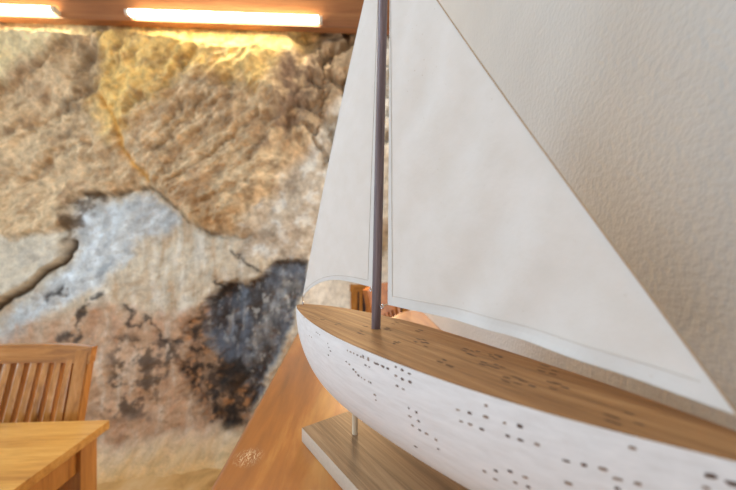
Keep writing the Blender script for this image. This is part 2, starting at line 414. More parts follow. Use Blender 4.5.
    put(low, (196, 184, 162)); put(low * sstep(0, .3, nv), (214, 206, 190), 0.8); put(low * sstep(0.02, .35, -nv), (178, 152, 120), 0.7)
    put(left_b, (196, 186, 166), 0.9); put(left_b * sstep(0, .35, n1), (176, 168, 154), 0.7)
    bluegrey = patch(xr, zr, [(-1.663, 1.568), (-1.474, 1.614), (-1.255, 1.620), (-1.143, 1.517), (-1.188, 1.411), (-1.355, 1.361), (-1.420, 1.227), (-1.538, 1.089), (-1.826, 0.937), (-2.024, 0.754), (-2.215, 0.679), (-2.024, 0.944), (-1.826, 1.078), (-1.694, 1.229)], 0.05)
    put(bluegrey, (186, 192, 194), 0.9); put(bluegrey * sstep(0.0, .3, n3), (214, 222, 226), 0.8); put(bluegrey * sstep(0.08, .4, -n3), (136, 140, 142), 0.7)
    pink = patch(xr, zr, [(-1.826, 0.890), (-1.516, 0.950), (-1.355, 0.921), (-1.132, 0.875), (-0.871, 0.980), (-0.988, 0.731), (-1.046, 0.358), (-0.871, 0.089), (-1.725, 0.117), (-2.308, 0.349), (-2.308, 0.685)], 0.06)
    put(pink, (186, 152, 122), 0.85); put(pink * sstep(0.0, .3, nv), (188, 150, 120), 0.7); put(pink * sstep(0.05, .35, -nv), (204, 188, 168), 0.7)
    put(pink * sstep(0.1, .4, n3), (126, 98, 74), 0.5)
    put(low * sstep(-0.42, -0.25, X), (216, 210, 198), 0.85)
    # dark water stains
    spots = patch(xr, zr, [(-1.484, 0.768), (-1.244, 0.732), (-1.086, 0.674), (-1.188, 0.462), (-1.255, 0.252), (-1.474, 0.247), (-1.538, 0.428), (-1.495, 0.575)], 0.04)
    put(spots * sstep(-0.12, .16, n3 + 0.3 * nv), (72, 60, 50), 0.8)
    put(brown, (134, 100, 72), 0.8); put(brown * sstep(-0.16, .16, n3 + 0.4 * nv), (58, 46, 38), 0.9); put(brown * sstep(0.05, .3, -v2), (182, 136, 94), 0.75); put(brown * sstep(0.08, .3, v1), (38, 32, 30), 0.85)
    put(blue, (84, 88, 96), 0.92); put(blue * sstep(-0.05, .22, n3 + 0.5 * v1), (46, 46, 50), 0.85); put(blue * sstep(0.05, .3, -n3), (132, 142, 154), 0.75)
    put(blue * sstep(-0.02, .22, nv), (58, 50, 46), 0.8); put(blue * sstep(0.1, .35, -nv), (142, 138, 130), 0.6); put(blue * sstep(0.1, .35, v1), (98, 76, 58), 0.6)
    pale = seg_dist(xr, zr, [(-0.447, 1.060), (-0.523, 0.891), (-0.610, 0.712), (-0.684, 0.535)])
    put(np.exp(-(pale / 0.045) ** 2) * sstep(-0.3, 0.15, v1), (138, 138, 136), 0.7)
    put(blue * sstep(0.16, 0.3, fbm(X * 24, Z * 14, 440, 3, 0.6)), (168, 168, 164), 0.6)
    put(blue * sstep(0.0, 0.3, fbm(X * 6, Z * 4, 460, 3, 0.5)), (100, 110, 124), 0.5)
    halo = seg_dist(xr, zr, [(-0.325, 1.217), (-0.441, 1.218), (-0.585, 1.135), (-0.721, 1.001), (-0.829, 1.030), (-0.930, 0.931), (-1.029, 0.796)])
    put(np.exp(-(halo / 0.03) ** 2) * sstep(-0.2, 0.2, v2), (44, 40, 38), 0.75)
    put(patch(xr, zr, [(-0.912, 0.537), (-0.745, 0.578), (-0.684, 0.432), (-0.769, 0.322), (-0.889, 0.358)], 0.02), (26, 20, 18), 0.85)
    put(patch(xr, zr, [(-0.889, 0.230), (-0.769, 0.284), (-0.733, 0.126), (-0.865, 0.101)], 0.02), (28, 22, 20), 0.8)
    for pts, wd in (([(-1.409, 0.947), (-1.376, 0.903), (-1.382, 0.848), (-1.344, 0.816), (-1.300, 0.894), (-1.261, 0.806), (-1.239, 0.738), (-1.188, 0.698), (-1.103, 0.718)], 0.011),
                    ([(-1.527, 1.011), (-1.590, 0.995), (-1.632, 0.930), (-1.658, 0.860), (-1.668, 0.753)], 0.013), ([(-1.694, 0.766), (-1.735, 0.786), (-1.786, 0.759)], 0.022),
                    ([(-1.826, 1.019), (-1.725, 1.052)], 0.012), ([(-0.829, 1.030), (-0.877, 1.095)], 0.01), ([(-0.793, 1.311), (-0.721, 1.220), (-0.610, 1.154)], 0.01)):
        put(np.exp(-(seg_dist(xr, zr, pts) / (wd * (1.1 + 1.2 * n3))) ** 2) * sstep(-0.45, -0.05, v2), (52, 44, 40), 0.9)
    put(np.exp(-(crack / 0.013) ** 2), (66, 50, 34), 0.95)
    put(np.exp(-(crack2 / 0.02) ** 2) * sstep(-0.3, 0.15, n3), (84, 70, 50), 0.85)
    put(patch(xr, zr, [(-1.745, 1.596), (-1.559, 1.660), (-1.538, 1.589), (-1.622, 1.527), (-1.653, 1.360), (-1.735, 1.336), (-1.766, 1.466)], 0.025) * sstep(-0.25, 0.15, n3), (78, 58, 34), 0.85)
    put(np.exp(-(ochre / 0.022) ** 2), (190, 136, 50), 0.85)
    C *= (1.22 + (0.3 + 0.4 * upper) * np.clip(v1 + 0.6 * fbm(X * 30, Z * 30, 420, 3, 0.6), -0.7, 0.7))[..., None]
    put(foot, (226, 180, 108), 0.85); put(foot * sstep(0, .3, n1), (228, 200, 152), 0.8)
    me = bpy.data.meshes.new('rock_wall')
    co = np.stack([X, Y, Z], -1).reshape(-1, 3)
    idx = np.arange(nx * nz).reshape(nz, nx)
    q = np.stack([idx[:-1, :-1], idx[:-1, 1:], idx[1:, 1:], idx[1:, :-1]], -1).reshape(-1, 4)
    me.vertices.add(len(co)); me.vertices.foreach_set('co', co.ravel())
    me.loops.add(q.size); me.loops.foreach_set('vertex_index', q.ravel())
    me.polygons.add(len(q)); me.polygons.foreach_set('loop_start', np.arange(len(q)) * 4); me.polygons.foreach_set('loop_total', np.full(len(q), 4))
    me.update(calc_edges=True)
    me.polygons.foreach_set('use_smooth', np.ones(len(q), bool))
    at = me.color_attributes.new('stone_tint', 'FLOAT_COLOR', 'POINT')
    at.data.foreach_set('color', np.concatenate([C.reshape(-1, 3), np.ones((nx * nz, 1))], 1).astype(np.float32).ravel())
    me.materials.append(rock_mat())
    o = bpy.data.objects.new('wall_back', me); COL.objects.link(o)
    return structure(o, 'natural rock face behind the tables')
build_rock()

# ------------------------------------------------------------------ fluorescent tubes on the beam
def emission(name, col, s):
    t = NT(name)
    e = t.n('ShaderNodeEmission', Color=col, Strength=s)
    t.l(e.outputs[0], t.out.inputs['Surface']); return t.m
M_TUBE = emission('lit_tube', (1.0, 0.90, 0.66, 1), 34)
M_HOLDER = plain('white_lamp_plastic', lin(226, 220, 208), 0.5)
def lamp_tube(xa, xb, label):
    y, z = 1.888, 2.645
    t = thing('fluorescent_lamp', label, 'lamp', ((xa + xb) / 2, y, z), 0, 'fluorescent tubes along the beam')
    h = (xb - xa) / 2
    tube('lamp_tube', [(-h, 0, 0), (h, 0, 0)], 0.0165, M_TUBE, t, 20)
    for s in (-1, 1):
        bm = bmesh.new(); add_tube(bm, [(s * h, 0, 0), (s * (h + 0.02), 0, 0)], 0.0175, 20)
        add_box(bm, (s * h + (0 if s > 0 else -0.018), 0.0, -0.012), (s * h + (0.018 if s > 0 else 0), 0.035, 0.012), 0.002)
        mesh_obj('lamp_holder', bm, M_HOLDER, t, autosmooth=40)
lamp_tube(-1.276 + 0.02, -0.175 - 0.02, 'longer lit white fluorescent tube on the beam, just left of the foresail')
lamp_tube(-1.635 - 1.2, -1.635 - 0.04, 'lit white fluorescent tube on the beam above the slatted chair, cut off by the edge')

# ------------------------------------------------------------------ the counter along the white wall
def build_counter():
    t = thing('wooden_counter', 'varnished orange-brown wooden counter top along the white wall under the model boat', 'counter', (0.05, 0.3, 0))
    top = 1.08; th = 0.05
    xl, xr = -0.152, WALL_X - 0.001
    outline = [(xr, -0.6), (xr, 1.235), (0.235, 1.232), (0.20, 1.215), (0.165, 1.17), (0.14, 1.12), (0.115, 1.085), (0.08, 1.07), (0.0, 1.065), (-0.10, 1.06), (-0.142, 1.05), (-0.157, 1.02), (-0.158, 0.95), (-0.150, 0.5), (-0.146, 0.2), (-0.146, -0.6)]
    bm = bmesh.new()
    lo = [bm.verts.new((x - 0.05, y - 0.3, top - th)) for x, y in outline]; hi = [bm.verts.new((x - 0.05, y - 0.3, top)) for x, y in outline]
    bm.faces.new(hi); bm.faces.new(list(reversed(lo)))
    n = len(outline)
    for i in range(n): bm.faces.new((lo[i], lo[(i + 1) % n], hi[(i + 1) % n], hi[i]))
    bmesh.ops.recalc_face_normals(bm, faces=list(bm.faces))
    es = [e for e in bm.edges if abs(e.verts[0].co.z - e.verts[1].co.z) < 1e-5 and not (e.verts[0].co.x + 0.05 > xr - 1e-4 and e.verts[1].co.x + 0.05 > xr - 1e-4)]
    bmesh.ops.bevel(bm, geom=es, offset=0.009, segments=4, profile=0.5, affect='EDGES')
    mesh_obj('countertop', bm, M_COUNTER, t)
    box('base_panel', (0.06 - 0.05, -0.55 - 0.3, 0.0), (xr - 0.05, 1.0 - 0.3, top - th), M_COUNTER, t, 0.004)
build_counter()

# ------------------------------------------------------------------ model sailboat
BOAT = thing('model_sailboat', 'white wooden model sailboat with cream cloth sails on a brown base board', 'model boat', (0.0037, 0.3975, 1.08), math.radians(33))
BT = 0.0175                                            # base board thickness
def interp(x, xs, ys): return float(np.interp(x, xs, ys))
def smooth_curve(xs, ys):
    """Catmull-like smooth interpolation through the samples"""
    xs = np.array(xs, float); ys = np.array(ys, float); m = np.gradient(ys, xs)
    def f(x):
        i = int(np.clip(np.searchsorted(xs, x) - 1, 0, len(xs) - 2)); h = xs[i + 1] - xs[i]; t = min(max((x - xs[i]) / h, 0), 1)
        return float((2*t**3-3*t**2+1)*ys[i] + (t**3-2*t**2+t)*h*m[i] + (-2*t**3+3*t**2)*ys[i+1] + (t**3-t**2)*h*m[i+1])
    return f
HW = smooth_curve([-0.34, -0.30, -0.25, -0.20, -0.15, -0.10, -0.05, 0.0, 0.05, 0.10, 0.135, 0.155, 0.163], [0.007, 0.0205, 0.0348, 0.0440, 0.0500, 0.0535, 0.0540, 0.0497, 0.0418, 0.0300, 0.0190, 0.0100, 0.0042])
ZK = smooth_curve([-0.34, -0.30, -0.25, -0.20, -0.15, -0.10, -0.05, 0.0, 0.045, 0.085, 0.116, 0.141, 0.155, 0.163], [0.118, 0.094, 0.075, 0.0655, 0.0605, 0.0575, 0.0555, 0.0548, 0.0585, 0.0685, 0.0820, 0.1010, 0.1180, 0.1340])
ZD = smooth_curve([-0.34, -0.2, -0.05, 0.05, 0.10, 0.14, 0.163], [0.160, 0.156, 0.1555, 0.1550, 0.1545, 0.1530, 0.1520])
S0, S1 = -0.34, 0.163
def hull_pt(s, a, grow=0.0):
    """a: 0 at the left deck edge, pi at the right"""
    c, sn = math.cos(a), math.sin(a); hw, zk, zd = HW(s), ZK(s), ZD(s)
    x = -hw * math.copysign(abs(c) ** 0.85, c); z = zd - (zd - zk) * abs(sn) ** 0.95
    return Vector((x, s, z))
def build_hull():
    bm = bmesh.new(); ns, na = 120, 40; rows = []
    ss = [S0 + (S1 - S0) * (0.5 - 0.5 * math.cos(math.pi * (i / ns))) for i in range(ns + 1)]
    for s in ss: rows.append([bm.verts.new(hull_pt(s, math.pi * k / na)) for k in range(na + 1)])
    for i in range(ns):
        for k in range(na): bm.faces.new((rows[i][k], rows[i + 1][k], rows[i + 1][k + 1], rows[i][k + 1]))
        bm.faces.new((rows[i][0], rows[i][na], rows[i + 1][na], rows[i + 1][0]))
    bm.faces.new(rows[0]); bm.faces.new(list(reversed(rows[-1])))
    bmesh.ops.recalc_face_normals(bm, faces=list(bm.faces))
    for s, a, ln, wd in HULL_PITS: add_pit(bm, hull_pt, s, a, ln, wd)
    return mesh_obj('hull', bm, [M_WHITE, M_PIT, M_PIT2], BOAT, autosmooth=40)
def deck_pt(s, x): return Vector((x, s, ZD(s) + 0.0008))
def add_pit(bm, fn, s, a, ln, wd):
    """a small worn slot following the surface, dark inside"""
    p = fn(s, a); e = 1e-3
    ts = (fn(s + e, a) - fn(s - e, a)).normalized(); ta = (fn(s, a + e) - fn(s, a - e)).normalized()
    n = ts.cross(ta).normalized()
    if fn is hull_pt and n.x > 0: n = -n
    if fn is deck_pt and n.z < 0: n = -n
    ta = n.cross(ts); vs = []
    rnd = random.Random(int(s * 1e5) + int(a * 1e5))
    for k in range(10):
        t = 2 * math.pi * k / 10; r = 0.82 + 0.36 * rnd.random(); cx, sy = math.cos(t), math.sin(t)
        vs.append(bm.verts.new(p + ts * (math.copysign(abs(cx) ** 0.6, cx) * ln / 2 * r) + ta * (math.copysign(abs(sy) ** 0.8, sy) * wd / 2 * r) + n * 0.00018))
    f = bm.faces.new(vs); f.normal_update()
    if f.normal.dot(n) < 0: f.normal_flip()
    f.material_index = 2 if rnd.random() < (0.5 if fn is hull_pt else 0.5) else 1
HULL_PITS = [(0.0079, 0.06, 0.002, 0.0014), (0.0024, 0.06, 0.0023, 0.0015), (-0.0036, 0.06, 0.0027, 0.0011), (-0.0264, 0.096, 0.0016, 0.0016), (-0.0287, 0.131, 0.0021, 0.0012), (-0.0325, 0.158, 0.0034, 0.0014), (-0.0262, 0.219, 0.0031, 0.0014), (-0.0656, 0.173, 0.0028, 0.0012), (-0.071, 0.184, 0.0028, 0.0017), (-0.0909, 0.06, 0.0027, 0.0017), (-0.0946, 0.06, 0.003, 0.0012), (-0.1018, 0.06, 0.0032, 0.0016), (-0.1105, 0.06, 0.0023, 0.0012), (-0.1147, 0.06, 0.0034, 0.0015), (-0.1214, 0.06, 0.0032, 0.0018), (-0.1269, 0.06, 0.0032, 0.0019), (-0.0944, 0.046, 0.0025, 0.0017), (-0.1018, 0.044, 0.0026, 0.0018), (-0.0976, 0.116, 0.0034, 0.0012), (-0.1029, 0.115, 0.002, 0.0013), (-0.1121, 0.063, 0.0036, 0.0015), (-0.1199, 0.058, 0.003, 0.0014), (-0.1273, 0.063, 0.0028, 0.0015), (-0.1363, 0.024, 0.0025, 0.0017), (-0.1433, 0.027, 0.003, 0.0019), (-0.1361, 0.089, 0.0032, 0.0019), (-0.1432, 0.096, 0.0036, 0.002), (-0.1507, 0.034, 0.0032, 0.0014), (-0.1511, 0.094, 0.0036, 0.002), (-0.1372, 0.168, 0.0036, 0.0016), (-0.1438, 0.174, 0.0033, 0.0014), (-0.1072, 0.359, 0.0033, 0.0016), (-0.1075, 0.41, 0.0023, 0.0012), (-0.0853, 0.247, 0.0033, 0.0018), (-0.1005, 0.255, 0.0019, 0.0017), (-0.1034, 0.255, 0.0025, 0.0013), (-0.0689, 0.06, 0.0022, 0.0016), (-0.0744, 0.06, 0.0033, 0.0012), (-0.0797, 0.06, 0.0028, 0.0012), (-0.0854, 0.06, 0.003, 0.0014), (-0.0776, 0.213, 0.0033, 0.0018), (-0.0814, 0.225, 0.0026, 0.0018), (-0.09, 0.252, 0.0023, 0.0012), (-0.0946, 0.256, 0.0029, 0.0012), (0.0362, 0.169, 0.002, 0.0014), (0.0274, 0.163, 0.0027, 0.0012), (-0.1479, 0.321, 0.0019, 0.0019), (-0.1554, 0.326, 0.0025, 0.002), (-0.1479, 0.395, 0.0037, 0.0015), (-0.1565, 0.4, 0.0028, 0.0017), (-0.1493, 0.478, 0.0032, 0.0017), (-0.1561, 0.488, 0.003, 0.0017), (-0.1627, 0.49, 0.0038, 0.0017), (-0.1709, 0.504, 0.0028, 0.0018), (-0.1711, 0.599, 0.0024, 0.0015), (-0.1461, 0.744, 0.0038, 0.0016), (-0.1919, 0.161, 0.0031, 0.0013), (-0.2005, 0.153, 0.0029, 0.0018), (-0.2116, 0.062, 0.0021, 0.0019), (-0.1939, 0.239, 0.0033, 0.0014), (-0.2004, 0.236, 0.0033, 0.0017), (-0.2082, 0.238, 0.0035, 0.0016), (-0.2114, 0.139, 0.0036, 0.0019), (-0.2227, 0.136, 0.0021, 0.0014), (-0.2313, 0.125, 0.0036, 0.0022), (-0.2243, 0.219, 0.0026, 0.0017), (-0.2316, 0.218, 0.0034, 0.0016), (-0.2402, 0.211, 0.0029, 0.0017), (-0.2066, 0.606, 0.0028, 0.0018), (-0.2147, 0.547, 0.0027, 0.0017), (-0.2133, 0.643, 0.0037, 0.0014), (-0.2238, 0.498, 0.0033, 0.002), (-0.2261, 0.586, 0.0027, 0.0016), (-0.2324, 0.498, 0.0039, 0.0016), (-0.2335, 0.579, 0.0025, 0.0017), (-0.2538, 0.265, 0.0037, 0.0015), (-0.2616, 0.257, 0.0029, 0.0017), (-0.2692, 0.249, 0.0041, 0.0018), (-0.2748, 0.294, 0.0042, 0.0016), (-0.2822, 0.292, 0.003, 0.002), (-0.2543, 0.427, 0.0041, 0.0018), (-0.2747, 0.363, 0.0027, 0.0016), (-0.2803, 0.064, 0.0034, 0.0016), (-0.3054, 0.122, 0.0042, 0.0023), (-0.304, 0.212, 0.0027, 0.0018), (-0.3114, 0.141, 0.0042, 0.0021)]
DECK_PITS = [(0.0328, -0.0288, 0.0077, 0.0019), (0.0293, -0.0277, 0.005, 0.0018), (0.0024, -0.0229, 0.0077, 0.0018), (-0.0022, -0.0283, 0.0059, 0.002), (-0.0016, -0.0224, 0.0062, 0.002), (-0.0281, -0.0055, 0.0082, 0.0017), (-0.031, -0.0046, 0.0045, 0.0025), (-0.0493, -0.0271, 0.008, 0.0026), (-0.044, -0.0208, 0.0062, 0.0025), (-0.0563, -0.0267, 0.0082, 0.0017), (-0.0509, 0.0107, 0.0075, 0.0024), (-0.053, 0.0061, 0.0072, 0.0021), (-0.0589, 0.007, 0.0057, 0.0019), (-0.0299, 0.0394, 0.0054, 0.0016), (-0.0368, 0.0366, 0.0069, 0.0018), (-0.0386, 0.0287, 0.0077, 0.0015), (-0.0797, 0.0286, 0.0081, 0.0023), (-0.0786, 0.0343, 0.0082, 0.0025), (-0.0965, -0.0165, 0.0081, 0.0021), (-0.0982, -0.0206, 0.0046, 0.0023), (-0.0972, -0.0133, 0.0052, 0.0018), (-0.1019, 0.0081, 0.0072, 0.0021), (-0.106, -0.0001, 0.0062, 0.0025), (-0.1059, 0.0112, 0.0069, 0.0019), (-0.1114, 0.0041, 0.0055, 0.0024), (-0.1146, 0.0063, 0.0064, 0.0024), (-0.1219, -0.0026, 0.0059, 0.0017), (-0.1566, -0.0222, 0.0066, 0.0024), (-0.1555, -0.016, 0.0052, 0.0024), (-0.1666, -0.023, 0.0082, 0.0024), (-0.1496, 0.0164, 0.0078, 0.0015), (-0.1479, 0.0215, 0.007, 0.0024), (-0.1545, 0.0213, 0.0047, 0.0018), (-0.1587, 0.0243, 0.0056, 0.0021), (-0.158, 0.0124, 0.0062, 0.002), (-0.1625, 0.0118, 0.0076, 0.0015), (-0.1693, 0.0264, 0.0047, 0.0016), (-0.1728, 0.0226, 0.005, 0.0016), (-0.1757, 0.0284, 0.0084, 0.0024), (-0.179, 0.0262, 0.0048, 0.0021), (-0.1784, 0.0197, 0.0058, 0.0018), (-0.1779, 0.0051, 0.0059, 0.0022), (-0.1794, 0.0003, 0.0068, 0.0019), (-0.1846, 0.0019, 0.0053, 0.0019), (-0.1866, 0.0082, 0.005, 0.0021), (-0.1898, 0.002, 0.0074, 0.0019), (-0.1923, 0.0075, 0.0048, 0.0017), (-0.2052, -0.0085, 0.006, 0.0022), (-0.2081, -0.0147, 0.0076, 0.0019), (-0.2089, -0.0033, 0.0077, 0.0022), (-0.2154, -0.0122, 0.0062, 0.0019), (-0.2151, -0.0051, 0.0065, 0.0023), (-0.2231, -0.0085, 0.0062, 0.0023), (-0.2116, 0.0288, 0.0063, 0.0018), (-0.2143, 0.0226, 0.0066, 0.0023), (-0.2198, 0.0302, 0.0048, 0.002), (-0.2215, 0.0232, 0.0062, 0.0025), (-0.2106, 0.0357, 0.0082, 0.0019), (-0.2287, 0.0072, 0.0081, 0.0024), (-0.2334, -0.0017, 0.0055, 0.002), (-0.237, 0.0057, 0.005, 0.0024), (-0.2315, 0.0084, 0.0071, 0.0025), (-0.268, -0.0139, 0.0077, 0.0022), (-0.2711, -0.0203, 0.0074, 0.0021), (-0.2727, -0.003, 0.0049, 0.0021), (-0.2793, -0.012, 0.0045, 0.0017)]
HULL = build_hull()
def build_deck():
    bm = bmesh.new(); ns = 110; L = []; R = []; C = []
    rim = 0.0009
    for i in range(ns + 1):
        s = S0 + 0.002 + (S1 - S0 - 0.004) * (0.5 - 0.5 * math.cos(math.pi * i / ns)); h = max(HW(s) - rim, 0.001)
        row = [bm.verts.new(deck_pt(s, h * k)) for k in (-1, -0.5, 0, 0.5, 1)]
        lowl = bm.verts.new((-h, s, ZD(s) - 0.002)); lowr = bm.verts.new((h, s, ZD(s) - 0.002))
        L.append([lowl] + row + [lowr])
    for i in range(ns):
        for k in range(6): bm.faces.new((L[i][k], L[i][k + 1], L[i + 1][k + 1], L[i + 1][k]))
    bm.faces.new(L[0]); bm.faces.new(list(reversed(L[-1])))
    bmesh.ops.recalc_face_normals(bm, faces=list(bm.faces))
    for s, x, ln, wd in DECK_PITS: add_pit(bm, deck_pt, s, x, ln, wd)
    o = mesh_obj('deck', bm, [M_DECK, M_PIT, M_PIT3], BOAT, autosmooth=40)
    o['label'] = 'bare brown wooden deck with rows of dark pits'
build_deck()
# base board: brown top, whitewashed edges
def build_base():
    bm = bmesh.new(); add_box(bm, (-0.048, -0.2405, 0.0), (0.048, 0.0505, BT), 0.0008)
    bm.normal_update()
    for f in bm.faces: f.material_index = 0 if abs(f.normal.z) > 0.8 else 1
    o = mesh_obj('base_board', bm, [M_BASE, plain('limed_board_edge', lin(206, 190, 170), 0.7, nscale=300, var=0.25)], BOAT)
    o['label'] = 'brown grained base board with pale limed edges'
build_base()
for s in (0.0, -0.19):
    d = tube('support_dowel', [(0, s, BT - 0.001), (0, s, ZK(s) + 0.006)], 0.0036, M_DOWEL, BOAT, 20)
    d['label'] = 'pale round support dowel'
mast = tube('mast', [(0, -0.0425, 0.150), (0, -0.0590, 0.1575 + 0.475)], 0.0052, M_MAST, BOAT, 24)
mast['label'] = 'dark brown round wooden mast'
def mast_s(z): return -0.0425 - 0.0165 * (z - 0.157) / 0.49

def sail_grid(fn, u0, u1, v0, v1, nu, nv, off=0.0):
    bm = bmesh.new(); rows = []
    for i in range(nu + 1):
        r = []
        for j in range(nv + 1):
            u = u0 + (u1 - u0) * i / nu; v = v0 + (v1 - v0) * j / nv
            p = fn(u, v); p.x += off; r.append(bm.verts.new(p))
        rows.append(r)
    for i in range(nu):
        for j in range(nv): bm.faces.new((rows[i][j], rows[i][j + 1], rows[i + 1][j + 1], rows[i + 1][j]))
    return bm
def sail_obj(name, bm, parent, th=0.0005):
    o = mesh_obj(name, bm, M_HEM if name == 'sail_hem' else M_SAIL, parent, smooth=(name != 'sail_hem'), autosmooth=60)
    m = o.modifiers.new('thick', 'SOLIDIFY'); m.thickness = th; m.offset = 0
    return o
def lerp(a, b, t): return a + (b - a) * t
MT = Vector((0, -0.064, 0.186)); MH = Vector((0, -0.0680, 0.578)); MC = Vector((0, -0.3110, 0.1735))
def main_pt(u, v):
    """u 0 foot .. 1 head, v 0 luff .. 1 leech"""
    a = MT.lerp(MH, u); b = MC.lerp(MH + Vector((0, -0.003, 0)), u)
    b.y += 0.003 * math.sin(math.pi * u); p = a.lerp(b, v)
    p.z += (1 - u) ** 3 * (0.0045 * math.sin(math.pi * v))
    bell = math.sin(math.pi * min(v, 1)) * (1 - u) ** 0.7
    p.x += 0.006 * bell * (0.35 + 0.65 * math.sin(math.pi * min(max(u, 0), 1) ** 0.6))
    q = (p.y * 0.8 + p.z * 0.6)
    p.x += 0.0018 * bell * math.sin(q * 95 + 2.5 * mnoise.noise((p.y * 9, p.z * 9, 1.3)))
    p.x += 0.0025 * bell * mnoise.noise((p.y * 14, p.z * 10, 5.1))
    return p
main = sail_obj('mainsail', sail_grid(main_pt, 0, 1, 0, 1, 70, 60), BOAT)
main['label'] = 'large cream cloth mainsail'
sail_obj('sail_hem', sail_grid(main_pt, 0.001, 0.98, 0.0, 0.028, 60, 2), main, 0.0009)
sail_obj('sail_hem', sail_grid(main_pt, 0.0, 0.026, 0.0, 1.0, 2, 60), main, 0.0009)
sail_obj('sail_hem', sail_grid(main_pt, 0.0, 0.98, 0.978, 1.0, 60, 2), main, 0.0009)
cord_pts = [main_pt(k / 60, 1.0) + Vector((0, -0.0004, 0.0002)) for k in range(61)]
M_THREAD = plain('beige_thread', lin(210, 201, 188), 0.9)
def stitch(fn, parent, uv):
    tube('stitching', [fn(u, v) + Vector((-0.0006, 0, 0)) for u, v in uv], 0.00028, M_THREAD, parent, 6)
stitch(main_pt, main, [(0.026 + 0.95 * k / 60, 0.03) for k in range(61)])
stitch(main_pt, main, [(0.026, 0.03 + 0.95 * k / 60) for k in range(61)])
cd = tube('leech_cord', cord_pts, 0.0005, M_CORD, main, 8); cd['label'] = 'thin tan cord along the sail edge'

JT = Vector((0, 0.1525, 0.1665)); JC = Vector((0, -0.0375, 0.2015)); JHZ = 0.598
def jib_pt(u, v):
    """v 0 forward luff .. 1 leech beside the mast"""
    head = Vector((0, mast_s(JHZ) + 0.0065, JHZ))
    a = JT.lerp(head, u); a.y += 0.007 * math.sin(math.pi * u) ** 0.9
    b = JC.lerp(head + Vector((0, -0.001, 0)), u)
    p = a.lerp(b, v)
    p.z += (1 - u) ** 5 * (0.0180 * math.sin(math.pi * v ** 0.85))
    bell = math.sin(math.pi * v) * (1 - u) ** 0.7 * math.sin(math.pi * (0.12 + 0.8 * u))
    p.x += -0.004 * bell + 0.002 * bell * mnoise.noise((p.y * 14, p.z * 10, 9.1))
    return p
jib = sail_obj('foresail', sail_grid(jib_pt, 0, 1, 0, 1, 70, 40), BOAT)
jib['label'] = 'narrow cream cloth foresail ahead of the mast'
sail_obj('sail_hem', sail_grid(jib_pt, 0, 0.98, 0.0, 0.035, 60, 2), jib, 0.0009)
sail_obj('sail_hem', sail_grid(jib_pt, 0, 0.017, 0.0, 1.0, 2, 40), jib, 0.0009)
sail_obj('sail_hem', sail_grid(jib_pt, 0, 0.98, 0.95, 1.0, 60, 2), jib, 0.0009)

stitch(jib_pt, jib, [(0.02 + 0.95 * k / 60, 0.95) for k in range(61)])
stitch(jib_pt, jib, [(0.018, 0.03 + 0.92 * k / 40) for k in range(41)])

def screw_eye(p, d, r=0.0022):
    """ring + threaded shank; p = ring centre, d = shank direction"""
    p = Vector(p); d = Vector(d).normalized(); bm = bmesh.new()
    side = d.cross(Vector((1, 0, 0))); side = side.normalized() if side.length > 0.1 else Vector((0, 1, 0))
    add_tube(bm, [p + (d * math.cos(t) + side * math.sin(t)) * r for t in [2 * math.pi * k / 16 for k in range(16)]], 0.0006, 8, closed=True)
    add_tube(bm, [p + d * r, p + d * (r + 0.006)], 0.0008, 8)
    return mesh_obj('screw_eye', bm, M_STEEL, BOAT, autosmooth=50)
zt = 0.1825
screw_eye((0, mast_s(zt) - 0.0105, zt), (0, 1, 0))
screw_eye((0, mast_s(0.199) + 0.0105, 0.199), (0, -1, 0))
screw_eye((0, 0.1525, 0.1560), (0, 0, -1))
tube('tie_cord', [JT + Vector((0, 0.001, 0.001)), (0.0006, 0.1535, 0.161), (0, 0.1525, 0.1552)], 0.0007, M_CORD, BOAT, 8)
tube('tie_cord', [JC + Vector((0, 0.001, 0.001)), (0, mast_s(0.2) + 0.0105, 0.1985)], 0.0007, M_CORD, BOAT, 8)
tube('tie_cord', [MT + Vector((0, -0.001, 0.001)), (0, mast_s(zt) - 0.0110, zt + 0.0005)], 0.0007, M_CORD, BOAT, 8)

